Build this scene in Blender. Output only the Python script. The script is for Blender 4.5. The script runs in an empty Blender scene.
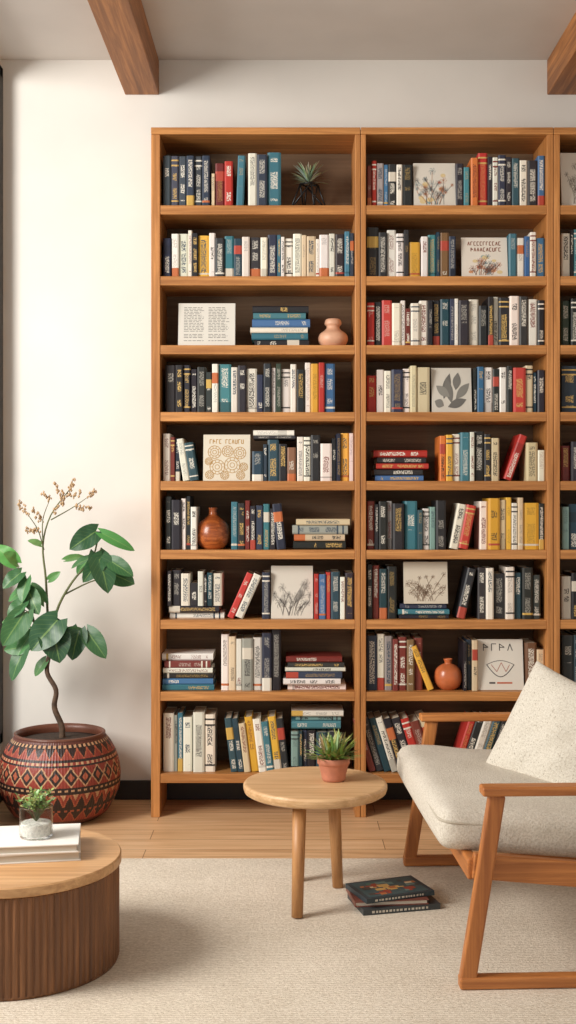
import bpy, bmesh, math, random
from mathutils import Vector, Matrix
random.seed(7)
R = random.Random(23)
F = 1200.0; EYE = 1.38; HY = 500.0; CX = 288.0
def wx(px, s): return (px-CX)/s
def wz(py, s): return EYE+(HY-py)/s

def lin(c):
    out=[]
    for v in c[:3]:
        v=v/255.0
        out.append(v/12.92 if v<=0.04045 else ((v+0.055)/1.055)**2.4)
    return (out[0],out[1],out[2],1.0)

# ------------------------------------------------------------------ materials
def new_mat(name):
    m=bpy.data.materials.new(name); m.use_nodes=True
    nt=m.node_tree; b=nt.nodes["Principled BSDF"]
    return m,nt,b
def N(nt,t,**kw):
    n=nt.nodes.new(t)
    for k,v in kw.items(): setattr(n,k,v)
    return n
def L(nt,a,b): nt.links.new(a,b)
def ramp(nt,fac,stops):
    r=N(nt,'ShaderNodeValToRGB'); e=r.color_ramp.elements
    e[0].position=stops[0][0]; e[0].color=stops[0][1]
    e[1].position=stops[-1][0]; e[1].color=stops[-1][1]
    for p,c in stops[1:-1]:
        x=e.new(p); x.color=c
    L(nt,fac,r.inputs[0]); return r
def mathn(nt,op,a,b=None,c=None):
    n=N(nt,'ShaderNodeMath',operation=op)
    for i,v in enumerate((a,b,c)):
        if v is None: continue
        if isinstance(v,(int,float)): n.inputs[i].default_value=v
        else: L(nt,v,n.inputs[i])
    return n.outputs[0]
def bump(nt,b,h,strength=0.2,dist=0.01):
    n=N(nt,'ShaderNodeBump'); n.inputs['Strength'].default_value=strength; n.inputs['Distance'].default_value=dist
    L(nt,h,n.inputs['Height']); L(nt,n.outputs[0],b.inputs['Normal'])

def wood(name,c1,c2,axis='X',rough=0.5,scale=1.0):
    m,nt,b=new_mat(name)
    tc=N(nt,'ShaderNodeTexCoord'); mp=N(nt,'ShaderNodeMapping')
    s=[34*scale]*3; s['XYZ'.index(axis)]=1.5*scale
    mp.inputs['Scale'].default_value=s
    L(nt,tc.outputs['Object'],mp.inputs[0])
    n=N(nt,'ShaderNodeTexNoise'); n.inputs['Scale'].default_value=1.6; n.inputs['Detail'].default_value=8; n.inputs['Roughness'].default_value=.66; n.inputs['Distortion'].default_value=.5
    L(nt,mp.outputs[0],n.inputs['Vector'])
    mp2=N(nt,'ShaderNodeMapping'); s=[6*scale]*3; s['XYZ'.index(axis)]=.7*scale; mp2.inputs['Scale'].default_value=s
    L(nt,tc.outputs['Object'],mp2.inputs[0])
    n2=N(nt,'ShaderNodeTexNoise'); n2.inputs['Scale'].default_value=1.3; n2.inputs['Detail'].default_value=3; L(nt,mp2.outputs[0],n2.inputs['Vector'])
    f=mathn(nt,'ADD',mathn(nt,'MULTIPLY',n.outputs[0],.68),mathn(nt,'MULTIPLY',n2.outputs[0],.32))
    r=ramp(nt,f,[(0.36,lin(c2)),(0.5,lin([(a+q)/2 for a,q in zip(c1,c2)])),(0.62,lin(c1))])
    L(nt,r.outputs[0],b.inputs['Base Color'])
    b.inputs['Roughness'].default_value=rough
    bump(nt,b,n.outputs[0],.15,.002)
    return m
def plain(name,c,rough=.6,noise=0.0,nscale=8,bumpk=0,metal=0):
    m,nt,b=new_mat(name)
    n=N(nt,'ShaderNodeTexNoise'); n.inputs['Scale'].default_value=nscale; n.inputs['Detail'].default_value=4
    tc=N(nt,'ShaderNodeTexCoord'); L(nt,tc.outputs['Object'],n.inputs['Vector'])
    c0=[max(0,v*(1-noise)) for v in c]; c1=[min(255,v*(1+noise)) for v in c]
    r=ramp(nt,n.outputs[0],[(0.3,lin(c0)),(0.7,lin(c1))])
    L(nt,r.outputs[0],b.inputs['Base Color'])
    b.inputs['Roughness'].default_value=rough; b.inputs['Metallic'].default_value=metal
    if bumpk: bump(nt,b,n.outputs[0],bumpk,.004)
    return m
def fabric(name,c,c2,scale=260,speck=None,bk=.5):
    m,nt,b=new_mat(name)
    tc=N(nt,'ShaderNodeTexCoord')
    n=N(nt,'ShaderNodeTexNoise'); n.inputs['Scale'].default_value=scale; n.inputs['Detail'].default_value=3; n.inputs['Roughness'].default_value=.65
    L(nt,tc.outputs['Object'],n.inputs['Vector'])
    n2=N(nt,'ShaderNodeTexNoise'); n2.inputs['Scale'].default_value=5; n2.inputs['Detail'].default_value=3
    L(nt,tc.outputs['Object'],n2.inputs['Vector'])
    mix=mathn(nt,'ADD',mathn(nt,'MULTIPLY',n.outputs[0],.82),mathn(nt,'MULTIPLY',n2.outputs[0],.18))
    r=ramp(nt,mix,[(0.36,lin(c2)),(0.58,lin(c))])
    out=r.outputs[0]
    if speck:
        n3=N(nt,'ShaderNodeTexNoise'); n3.inputs['Scale'].default_value=170; n3.inputs['Detail'].default_value=1
        L(nt,tc.outputs['Object'],n3.inputs['Vector'])
        mk=ramp(nt,n3.outputs[0],[(0.65,(0,0,0,1)),(0.71,(.75,.75,.75,1))])
        mx=N(nt,'ShaderNodeMix',data_type='RGBA'); L(nt,mk.outputs[0],mx.inputs[0]); L(nt,out,mx.inputs[6]); mx.inputs[7].default_value=lin(speck)
        out=mx.outputs[2]
    L(nt,out,b.inputs['Base Color']); b.inputs['Roughness'].default_value=.95
    bump(nt,b,n.outputs[0],bk,.005)
    return m
def vcol_mat(name,rough=.6,bumpscale=0):
    m,nt,b=new_mat(name)
    a=N(nt,'ShaderNodeAttribute'); a.attribute_name='Col'
    L(nt,a.outputs['Color'],b.inputs['Base Color']); b.inputs['Roughness'].default_value=rough
    if bumpscale:
        tc=N(nt,'ShaderNodeTexCoord'); n=N(nt,'ShaderNodeTexNoise'); n.inputs['Scale'].default_value=bumpscale
        L(nt,tc.outputs['Object'],n.inputs['Vector']); bump(nt,b,n.outputs[0],.4,.003)
    return m
def book_mat():
    m,nt,b=new_mat('book_cloth_and_print')
    a=N(nt,'ShaderNodeAttribute'); a.attribute_name='Col'
    k=N(nt,'ShaderNodeAttribute'); k.attribute_name='Ink'
    uv=N(nt,'ShaderNodeUVMap'); uv.uv_map='spine'
    um=N(nt,'ShaderNodeUVMap'); um.uv_map='metric'
    sep=N(nt,'ShaderNodeSeparateXYZ'); L(nt,uv.outputs[0],sep.inputs[0])
    mp=N(nt,'ShaderNodeMapping'); mp.inputs['Scale'].default_value=(200,215,1); L(nt,um.outputs[0],mp.inputs[0])
    n=N(nt,'ShaderNodeTexNoise'); n.inputs['Scale'].default_value=1.0; n.inputs['Detail'].default_value=0
    L(nt,mp.outputs[0],n.inputs['Vector'])
    mp2=N(nt,'ShaderNodeMapping'); mp2.inputs['Scale'].default_value=(2,17,1); L(nt,um.outputs[0],mp2.inputs[0])
    n2=N(nt,'ShaderNodeTexNoise'); n2.inputs['Scale'].default_value=1.0; n2.inputs['Detail'].default_value=0
    L(nt,mp2.outputs[0],n2.inputs['Vector'])
    t1=mathn(nt,'GREATER_THAN',n.outputs[0],.48)
    t2=mathn(nt,'GREATER_THAN',n2.outputs[0],.43)
    t3=mathn(nt,'LESS_THAN',mathn(nt,'ABSOLUTE',mathn(nt,'SUBTRACT',sep.outputs[0],.5)),.26)
    f=mathn(nt,'MULTIPLY',mathn(nt,'MULTIPLY',t1,t2),mathn(nt,'MULTIPLY',t3,k.outputs['Alpha']))
    mx=N(nt,'ShaderNodeMix',data_type='RGBA'); L(nt,f,mx.inputs[0]); L(nt,a.outputs['Color'],mx.inputs[6]); L(nt,k.outputs['Color'],mx.inputs[7])
    L(nt,mx.outputs[2],b.inputs['Base Color']); b.inputs['Roughness'].default_value=.5
    return m
def leaf_mat(name,vein=(120,150,80)):
    m,nt,b=new_mat(name)
    a=N(nt,'ShaderNodeAttribute'); a.attribute_name='Col'
    uv=N(nt,'ShaderNodeUVMap'); uv.uv_map='spine'
    sep=N(nt,'ShaderNodeSeparateXYZ'); L(nt,uv.outputs[0],sep.inputs[0])
    d=mathn(nt,'ABSOLUTE',mathn(nt,'SUBTRACT',sep.outputs[0],.5))
    mid=mathn(nt,'LESS_THAN',d,.028)
    w=mathn(nt,'FRACT',mathn(nt,'SUBTRACT',mathn(nt,'MULTIPLY',sep.outputs[1],7),mathn(nt,'MULTIPLY',d,5)))
    side=mathn(nt,'MULTIPLY',mathn(nt,'LESS_THAN',w,.09),.45)
    f=mathn(nt,'MULTIPLY',mathn(nt,'MAXIMUM',mid,side),.55)
    mx=N(nt,'ShaderNodeMix',data_type='RGBA'); L(nt,f,mx.inputs[0]); L(nt,a.outputs['Color'],mx.inputs[6]); mx.inputs[7].default_value=lin(vein)
    L(nt,mx.outputs[2],b.inputs['Base Color']); b.inputs['Roughness'].default_value=.42
    return m

# ------------------------------------------------------------------ mesh builder
class MB:
    def __init__(s):
        s.v=[];s.f=[];s.m=[];s.c=[];s.k=[];s.sm=[];s.uv=[];s.um=[]
    def face(s,idx,mat=0,col=(1,1,1,1),ink=(0,0,0,0),smooth=False,uv=None,um=None):
        s.f.append(tuple(idx)); s.m.append(mat); s.c.append(col); s.k.append(ink); s.sm.append(smooth)
        s.uv.append(uv or [(0,0)]*len(idx)); s.um.append(um or [(0,0)]*len(idx))
    def addv(s,pts):
        n=len(s.v); s.v+= [tuple(p) for p in pts]; return n
    def box(s,x0,x1,y0,y1,z0,z1,mat=0,col=(1,1,1,1)):
        n=s.addv([(x0,y0,z0),(x1,y0,z0),(x1,y1,z0),(x0,y1,z0),(x0,y0,z1),(x1,y0,z1),(x1,y1,z1),(x0,y1,z1)])
        for q in ((3,2,1,0),(4,5,6,7),(0,1,5,4),(1,2,6,5),(2,3,7,6),(3,0,4,7)): s.face([n+i for i in q],mat,col)
    def beam(s,a,b,wa,ha,wb=None,hb=None,side=(0,1,0),mat=0,col=(1,1,1,1)):
        a=Vector(a);b=Vector(b);wb=wb or wa;hb=hb or ha
        d=(b-a).normalized(); u=Vector(side); u=(u-d*u.dot(d)).normalized(); w=d.cross(u)
        p=[]
        for c,W,H in ((a,wa,ha),(b,wb,hb)):
            for i,j in ((-1,-1),(1,-1),(1,1),(-1,1)): p.append(c+u*(i*W/2)+w*(j*H/2))
        n=s.addv(p)
        for q in ((3,2,1,0),(4,5,6,7),(0,1,5,4),(1,2,6,5),(2,3,7,6),(3,0,4,7)): s.face([n+i for i in q],mat,col)
    def tube(s,pts,rad,seg=8,mat=0,col=(1,1,1,1),sub=1):
        pts=[Vector(p) for p in pts]
        if sub>1:
            q=[];rr=[]
            for i in range(len(pts)-1):
                p0=pts[max(i-1,0)];p1=pts[i];p2=pts[i+1];p3=pts[min(i+2,len(pts)-1)]
                for k in range(sub):
                    t=k/sub
                    q.append(.5*((2*p1)+(-p0+p2)*t+(2*p0-5*p1+4*p2-p3)*t*t+(-p0+3*p1-3*p2+p3)*t**3))
                    rr.append(rad[i]*(1-t)+rad[i+1]*t)
            q.append(pts[-1]);rr.append(rad[-1]);pts=q;rad=rr
        base=len(s.v);u=None
        for i,p in enumerate(pts):
            d=(pts[min(i+1,len(pts)-1)]-pts[max(i-1,0)])
            if d.length<1e-9: d=(pts[1]-pts[0])
            d.normalize()
            if u is None:
                u=d.orthogonal().normalized()
            u=(u-d*u.dot(d)).normalized(); w=d.cross(u)
            s.addv([p+(u*math.cos(2*math.pi*k/seg)+w*math.sin(2*math.pi*k/seg))*rad[i] for k in range(seg)])
        for i in range(len(pts)-1):
            for k in range(seg):
                k2=(k+1)%seg
                s.face([base+i*seg+k,base+i*seg+k2,base+(i+1)*seg+k2,base+(i+1)*seg+k],mat,col,smooth=True)
        s.face([base+k for k in range(seg)][::-1],mat,col)
        s.face([base+(len(pts)-1)*seg+k for k in range(seg)],mat,col)
    def lathe(s,prof,c,seg=48,mat=0,col=(1,1,1,1),colf=None,smooth=True,rf=None,caps=(True,True)):
        base=len(s.v)
        for (r,z) in prof:
            r=max(r,1e-4)
            for k in range(seg):
                a=2*math.pi*k/seg; rr=r*(rf(a,z) if rf else 1)
                s.v.append((c[0]+rr*math.cos(a),c[1]+rr*math.sin(a),c[2]+z))
        for i in range(len(prof)-1):
            for k in range(seg):
                k2=(k+1)%seg
                cc=colf(2*math.pi*(k+.5)/seg,(prof[i][1]+prof[i+1][1])/2,i) if colf else col
                s.face([base+i*seg+k,base+i*seg+k2,base+(i+1)*seg+k2,base+(i+1)*seg+k],mat,cc,smooth=smooth)
        if caps[0]: s.face([base+k for k in range(seg)][::-1],mat,colf(0,prof[0][1],0) if colf else col)
        if caps[1]: s.face([base+(len(prof)-1)*seg+k for k in range(seg)],mat,colf(0,prof[-1][1],len(prof)-1) if colf else col)
    def leaf(s,base,tip,width,normal=(0,-1,0.3),col=(0,.3,0,1),droop=.15,fold=.18,mat=0,heart=True,nu=6,nt=10,twist=0):
        a=Vector(base);b=Vector(tip);d=b-a;Ln=d.length;d.normalize()
        n=Vector(normal); n=(n-d*n.dot(d)).normalized()
        if twist: n=Matrix.Rotation(twist,3,d)@n
        w=d.cross(n); st=len(s.v)
        for i in range(nt+1):
            t=i/nt
            if heart: ww=width*.5*1.63*(t+.02)**.42*(1-t)**.72
            else: ww=width*.5*max(0,math.sin(math.pi*min(1,(t*.92+.08))))**.8
            if i==nt: ww=0.0005
            cz=-droop*Ln*(t**2)+droop*Ln*.6*t
            for j in range(nu+1):
                u=j/nu*2-1
                back=(-.10*Ln*abs(u)*(1-t)**6*2) if heart else 0
                p=a+d*(t*Ln+back)+w*(u*ww)+n*(cz*1.0+fold*abs(u)*ww + .05*ww*math.sin(t*14+u*2))
                s.v.append(tuple(p))
        for i in range(nt):
            for j in range(nu):
                q=[st+i*(nu+1)+j,st+i*(nu+1)+j+1,st+(i+1)*(nu+1)+j+1,st+(i+1)*(nu+1)+j]
                uv=[(j/nu,i/nt),((j+1)/nu,i/nt),((j+1)/nu,(i+1)/nt),(j/nu,(i+1)/nt)]
                s.face(q,mat,col,smooth=True,uv=uv)
    def book(s,o,w,h,d,col,ink,ang=0,x0=None,style=None,rnd=R,mat=0):
        a=math.radians(ang); ca,sa=math.cos(a),math.sin(a)
        if x0 is None: x0=-w if ang>=0 else 0
        def T(x,y,z): return (o[0]+(x0+x)*ca+z*sa,o[1]+y,o[2]-(x0+x)*sa+z*ca)
        style=rnd.random() if style is None else style
        mul=lambda c,k:(c[0]*k,c[1]*k,c[2]*k,1)
        acc=rnd.choice([ink,mul(col,.55),mul(col,.7),lin((176,70,54)),lin((205,168,86)),lin((214,206,190)),lin((196,110,64))])
        ik=(ink[0],ink[1],ink[2],rnd.choice([.35,.65,.85,.95])); no=(0,0,0,0)
        if style<.50: seg=[(0,.08,col,no),(.08,.12,mul(acc,1) if style<.15 else col,no),(.12,.5,col,ik if style<.42 else no),(.5,.9,col,ik),(.9,1,col,no)]
        elif style<.60: seg=[(0,.22,acc,no),(.22,.92,col,ik),(.92,1,col,no)]
        elif style<.70: seg=[(0,.06,col,no),(.06,.6,col,ik),(.6,.82,acc,no),(.82,1,col,no)]
        elif style<.84: seg=[(0,.1,col,no),(.1,.13,ink,no),(.13,.8,col,ik),(.8,.83,ink,no),(.83,.9,col,no),(.9,.93,ink,no),(.93,1,col,no)]
        else: seg=[(0,.4,col,no),(.4,.93,col,ik),(.93,1,col,no)]
        prof=[(0,.004),(w*.18,.0),(w*.82,.0),(w,.004)]
        ox=rnd.random()*9; oy=rnd.random()*9
        for (v0,v1,c,k) in seg:
            n=s.addv([T(x,y,v*h) for v in (v0,v1) for (x,y) in prof])
            for i in range(3):
                us=[prof[i][0]/w,prof[i+1][0]/w]
                s.face([n+i,n+i+1,n+5+i,n+4+i],mat,c,k,uv=[(us[0],v0),(us[1],v0),(us[1],v1),(us[0],v1)],
                   um=[(ox+prof[i][0],oy+v0*h),(ox+prof[i+1][0],oy+v0*h),(ox+prof[i+1][0],oy+v1*h),(ox+prof[i][0],oy+v1*h)])
        page=lin((214,203,180)); t=min(.0025,w*.2); 
        n=s.addv([T(0,.004,0),T(0,d,0),T(0,d,h),T(0,.004,h)]); s.face([n,n+3,n+2,n+1],mat,col)
        n=s.addv([T(w,.004,0),T(w,d,0),T(w,d,h),T(w,.004,h)]); s.face([n,n+1,n+2,n+3],mat,col)
        n=s.addv([T(0,d,0),T(w,d,0),T(w,d,h),T(0,d,h)]); s.face([n+1,n,n+3,n+2],mat,page)
        for z,fl in ((h,0),(0,1)):
            xs=[0,t,w-t,w]; zz=z-(.003 if not fl else -.003)
            for i in range(3):
                y0=.002; 
                zc=z if i!=1 else zz
                n=s.addv([T(xs[i],y0,zc),T(xs[i+1],y0,zc),T(xs[i+1],d,zc),T(xs[i],d,zc)])
                q=[n,n+1,n+2,n+3]
                s.face(q if not fl else q[::-1],mat,page if i==1 else col)
            n=s.addv([T(t,.003,z),T(w-t,.003,z),T(w-t,.003,zz),T(t,.003,zz)]); s.face([n,n+1,n+2,n+3],mat,col)
    def build(s,name,mats,bevel=0,recalc=False,parent=None,seg=2,subsurf=0,weld=False):
        xs=[p[0] for p in s.v];ys=[p[1] for p in s.v];zs=[p[2] for p in s.v]
        o=Vector(((min(xs)+max(xs))/2,(min(ys)+max(ys))/2,min(zs)))
        me=bpy.data.meshes.new(name+'_mesh'); me.from_pydata([tuple(Vector(p)-o) for p in s.v],[],s.f); 
        for m in mats: me.materials.append(m)
        me.polygons.foreach_set('material_index',s.m); me.polygons.foreach_set('use_smooth',s.sm)
        C=[];K=[];A=[];B=[]
        for i,f in enumerate(s.f):
            for j in range(len(f)):
                C+=s.c[i];K+=s.k[i];A+=s.uv[i][j];B+=s.um[i][j]
        me.color_attributes.new(name='Col',type='FLOAT_COLOR',domain='CORNER')
        me.color_attributes['Col'].data.foreach_set('color',C)
        me.color_attributes.new(name='Ink',type='FLOAT_COLOR',domain='CORNER')
        me.color_attributes['Ink'].data.foreach_set('color',K)
        me.uv_layers.new(name='spine'); me.uv_layers['spine'].data.foreach_set('uv',A)
        me.uv_layers.new(name='metric'); me.uv_layers['metric'].data.foreach_set('uv',B)
        if recalc or weld:
            bm=bmesh.new();bm.from_mesh(me)
            if weld: bmesh.ops.remove_doubles(bm,verts=bm.verts,dist=1e-5)
            bmesh.ops.recalc_face_normals(bm,faces=bm.faces);bm.to_mesh(me);bm.free()
        me.update()
        ob=bpy.data.objects.new(name,me); bpy.context.collection.objects.link(ob); ob.location=o
        if bevel:
            b=ob.modifiers.new('bevel','BEVEL'); b.width=bevel;b.segments=seg;b.limit_method='ANGLE';b.angle_limit=math.radians(40)
        if subsurf:
            b=ob.modifiers.new('sub','SUBSURF'); b.levels=subsurf;b.render_levels=subsurf
        return ob
def empty(name,loc):
    e=bpy.data.objects.new(name,None); bpy.context.collection.objects.link(e); e.location=loc; e.empty_display_size=.1
    return e
def par(ob,e):
    ob.parent=e; ob.matrix_parent_inverse=Matrix.Translation(e.location).inverted()

def smoothprof(pts,sub=5):
    out=[];P=[Vector((a,b)) for a,b in pts]
    for i in range(len(P)-1):
        p0=P[max(i-1,0)];p1=P[i];p2=P[i+1];p3=P[min(i+2,len(P)-1)]
        for k in range(sub):
            t=k/sub
            v=.5*((2*p1)+(-p0+p2)*t+(2*p0-5*p1+4*p2-p3)*t*t+(-p0+3*p1-3*p2+p3)*t**3)
            out.append((max(v.x,0),v.y))
    out.append(tuple(P[-1])); return out

# ------------------------------------------------------------------ room
WALLY=5.537; LX=-1.322; RX=3.2; CEIL=3.41; FY=-1.2
m_wall=plain('wall_plaster',(222,219,213),.9,.02,2.2,.05)
m_ceil=plain('ceiling_plaster',(212,207,201),.95,.015,3,.05)
m_base=plain('baseboard_paint',(36,35,36),.5,.03)
m_blk=plain('window_frame_metal',(26,25,26),.4,.03)
m_beam=wood('beam_oak',(194,132,76),(118,72,38),'Y',.55,.7)

def floor_mat():
    m,nt,b=new_mat('oak_plank_floor')
    tc=N(nt,'ShaderNodeTexCoord')
    br=N(nt,'ShaderNodeTexBrick'); br.inputs['Scale'].default_value=1.0; br.inputs['Brick Width'].default_value=1.5; br.inputs['Row Height'].default_value=.14
    br.inputs['Mortar Size'].default_value=.0018; br.inputs['Color1'].default_value=(.35,.35,.35,1); br.inputs['Color2'].default_value=(.7,.7,.7,1); br.inputs['Mortar'].default_value=(0,0,0,1); br.offset=.37
    L(nt,tc.outputs['Object'],br.inputs['Vector'])
    mp=N(nt,'ShaderNodeMapping'); mp.inputs['Scale'].default_value=(1.6,26,1); L(nt,tc.outputs['Object'],mp.inputs[0])
    n=N(nt,'ShaderNodeTexNoise'); n.inputs['Scale'].default_value=1.5; n.inputs['Detail'].default_value=6; n.inputs['Distortion'].default_value=.5; L(nt,mp.outputs[0],n.inputs['Vector'])
    s=N(nt,'ShaderNodeSeparateColor'); L(nt,br.outputs['Color'],s.inputs[0])
    f=mathn(nt,'ADD',mathn(nt,'MULTIPLY',n.outputs[0],.75),mathn(nt,'MULTIPLY',s.outputs[0],.3))
    r=ramp(nt,f,[(.3,lin((172,128,88))),(.5,lin((210,168,124))),(.75,lin((230,192,152)))])
    mx=N(nt,'ShaderNodeMix',data_type='RGBA'); L(nt,mathn(nt,'MULTIPLY',br.outputs['Fac'],.7),mx.inputs[0]); L(nt,r.outputs[0],mx.inputs[6]); mx.inputs[7].default_value=lin((110,70,42))
    L(nt,mx.outputs[2],b.inputs['Base Color']); b.inputs['Roughness'].default_value=.42
    return m
b=MB(); b.box(LX-.1,RX+.1,FY,WALLY+.1,-.08,0); b.build('floor',[floor_mat()])
b=MB(); b.box(LX-.1,RX+.1,FY,WALLY+.1,CEIL,CEIL+.1); b.build('ceiling',[m_ceil])
b=MB(); b.box(LX-.1,RX+.1,WALLY,WALLY+.1,0,CEIL); b.build('wall_back',[m_wall])
b=MB(); b.box(RX,RX+.1,FY,WALLY,0,CEIL); b.build('wall_right',[m_wall])
WY0,WY1,WZ0,WZ1=0.3,5.50,.27,3.36
b=MB(); b.box(LX-.1,LX,FY,WALLY,0,WZ0); b.box(LX-.1,LX,FY,WALLY,WZ1,CEIL); b.box(LX-.1,LX,FY,WY0,WZ0,WZ1); b.box(LX-.1,LX,WY1,WALLY,WZ0,WZ1); b.build('wall_left',[m_wall])
b=MB(); fr=.05
b.box(LX-.06,LX+.014,WY1-fr,WY1+.012,WZ0,WZ1); b.box(LX-.06,LX+.014,WY0,WY0+fr,WZ0,WZ1)
b.box(LX-.06,LX+.014,WY0,WY1,WZ0,WZ0+fr); b.box(LX-.06,LX+.014,WY0,WY1,WZ1-fr,WZ1)
for k in range(1,4):
    y=WY0+(WY1-WY0)*k/4; b.box(LX-.05,LX,y-.02,y+.02,WZ0,WZ1)
b.build('window_1',[m_blk],bevel=.003)
b=MB(); b.box(LX,RX,WALLY-.014,WALLY,0,.088); b.build('baseboard_back',[m_base],bevel=.003)
b=MB(); b.box(LX,LX+.014,FY,WALLY-.014,0,.088); b.build('baseboard_left',[m_base],bevel=.003)
for x0 in (-.752,1.195):
    b=MB(); b.box(x0,x0+.157,FY,WALLY,3.249,CEIL); b.build('ceiling_beam',[m_beam],bevel=.004)

# rug
def rug_mat():
    m,nt,b=new_mat('woven_wool_rug')
    tc=N(nt,'ShaderNodeTexCoord')
    n=N(nt,'ShaderNodeTexNoise'); n.inputs['Scale'].default_value=110; n.inputs['Detail'].default_value=5; n.inputs['Roughness'].default_value=.75; L(nt,tc.outputs['Object'],n.inputs['Vector'])
    n2=N(nt,'ShaderNodeTexNoise'); n2.inputs['Scale'].default_value=3.5; n2.inputs['Detail'].default_value=4; L(nt,tc.outputs['Object'],n2.inputs['Vector'])
    w=N(nt,'ShaderNodeTexWave'); w.bands_direction='Y'; w.inputs['Scale'].default_value=24; w.inputs['Distortion'].default_value=5; w.inputs['Detail'].default_value=3; w.inputs['Detail Scale'].default_value=3; L(nt,tc.outputs['Object'],w.inputs['Vector'])
    h=mathn(nt,'ADD',mathn(nt,'MULTIPLY',n.outputs[0],.72),mathn(nt,'MULTIPLY',w.outputs[1],.16))
    f=mathn(nt,'ADD',mathn(nt,'MULTIPLY',h,.8),mathn(nt,'MULTIPLY',n2.outputs[0],.2))
    r=ramp(nt,f,[(.30,lin((192,178,158))),(.60,lin((240,230,214)))])
    L(nt,r.outputs[0],b.inputs['Base Color']); b.inputs['Roughness'].default_value=.97; bump(nt,b,h,.7,.007)
    return m
RZ=.012
b=MB(); b.box(-1.27,2.3,.4,4.585,0.0005,RZ); b.build('area_rug',[rug_mat()],bevel=.004)

# ------------------------------------------------------------------ bookshelf
S=230.0; SY=F/S; SB=WALLY-.016
m_sh=wood('shelf_oak_horizontal',(212,150,88),(152,98,50),'X',.45)
m_sv=wood('shelf_oak_vertical',(210,146,85),(152,98,50),'Z',.45)
m_bk=wood('shelf_back_panel_shaded',(130,104,78),(98,75,55),'X',.7,.6)  # back panel wood made darker, shade inside the compartments put into its colour
yb=[205,276,345,412,481,550,620,692,774]
BZ=[wz(y,S) for y in yb]
TOPZ=wz(127.5,S)
posts=[(151,160),(355,366),(547,560),(744,757)]
b=MB()
for i,(a,c) in enumerate(posts):
    x0,x1=wx(a,S),wx(c,S)
    if 0<i<3:
        xm=(x0+x1)/2
        b.box(x0,xm-.0012,SY,SB,0.0005,TOPZ-.03,1); b.box(xm+.0012,x1,SY,SB,0.0005,TOPZ-.03,1)
    else: b.box(x0,x1,SY,SB,0.0005,TOPZ-.03,1)
for i in range(3):
    x0,x1=wx(posts[i][1],S),wx(posts[i+1][0],S)
    for z in BZ: b.box(x0,x1,SY+.003,SB-.012,z-.04,z,0)
    xa=wx(posts[i][0],S) if i==0 else (wx(posts[i][0],S)+wx(posts[i][1],S))/2+.0012
    xb=wx(posts[i+1][1],S) if i==2 else (wx(posts[i+1][0],S)+wx(posts[i+1][1],S))/2-.0012
    b.box(xa,xb,SY-.004,SB,TOPZ-.03,TOPZ,0)
    b.box(x0,x1,SB-.012,SB,BZ[-1]-.04,TOPZ-.03,2)
b.build('bookshelf',[m_sh,m_sv,m_bk],bevel=.0022)

# ------------------------------------------------------------------ books
PAL={'k':(38,38,42),'n':(42,52,72),'s':(60,68,78),'t':(66,122,136),'T':(40,72,82),'b':(62,106,150),'w':(232,226,214),'c':(214,196,162),
'g':(150,149,145),'r':(186,54,44),'m':(122,50,42),'o':(212,118,56),'y':(228,176,66),'d':(54,68,60),'l':(136,166,164),'e':(124,88,62),'p':(200,126,110)}
m_book=book_mat()
SBK=F/(SY+.035)
def colof(ch):
    if ch=='k' and R.random()<.14: ch=R.choice('nsTdem')
    if ch=='w' and R.random()<.20: ch=R.choice('cccwg')
    c=PAL[ch]; j=R.uniform(-12,10); c=[min(245,max(14,v+j+R.uniform(-5,5))) for v in c]
    lum=.3*c[0]+.6*c[1]+.1*c[2]
    ink=R.choice([(226,221,208),(226,221,208),(226,221,208),(204,170,100)]) if lum<135 else R.choice([(44,42,44),(44,42,44),(120,52,44),(54,70,86)])
    return lin(c),lin(ink)
BB=MB()
def vrow(r,x0,x1,top,s,base=None,var=1.0):
    zb=(BZ[r] if base is None else wz(base,SBK))+.0005
    ws=[R.choice([.6,.75,.9,1,1.1,1.35,1.6])*R.uniform(.9,1.1) if var else 1 for _ in s]; t=sum(ws); X=wx(x0,SBK); W=(x1-x0)/SBK
    for ch,q in zip(s,ws):
        w=W*q/t
        if ch!=' ':
            h=max(.08,(wz(top,SBK)-zb)-abs(R.gauss(0,.014))*var)
            if var and R.random()<.18: h-=R.uniform(.012,.03)
            c,i=colof(ch)
            BB.book((X+w-.0006,SY+.028+R.uniform(0,.022),zb),w-.0012,h,R.uniform(.15,.19),c,i)
        X+=w
def lrow(r,x0,n,s,top,ang,wpx=8,base=None):
    zb=(BZ[r] if base is None else wz(base,SBK))+.0005
    X=wx(x0,SBK)
    for ch in s:
        w=wpx/SBK*R.uniform(.8,1.2); h=(wz(top,SBK)-zb)/math.cos(math.radians(ang))-abs(R.gauss(0,.01))-w*math.sin(math.radians(abs(ang)))
        c,i=colof(ch); bw=w/math.cos(math.radians(ang))
        ox=X+bw if ang>=0 else X
        BB.book((ox,SY+.03+R.uniform(0,.01),zb),w-.0008,h,.16,c,i,ang=ang)
        X+=bw
def stack(r,x0,x1,top,bot,s):
    zb=(BZ[r] if bot is None else wz(bot,SBK))+.0005
    zt=wz(top,SBK); ws=[R.uniform(.7,1.35) for _ in s]; t=sum(ws); z=zb
    for ch,q in zip(s,ws):
        w=(zt-zb)*q/t; a=R.uniform(0,.09)*(x1-x0); e=R.uniform(0,.12)*(x1-x0)
        c,i=colof(ch)
        BB.book((wx(x0+a,SBK),SY+.03+R.uniform(0,.03),z),w-.0006,(x1-x0-a-e)/SBK,.17,c,i,ang=90)
        z+=w
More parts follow.
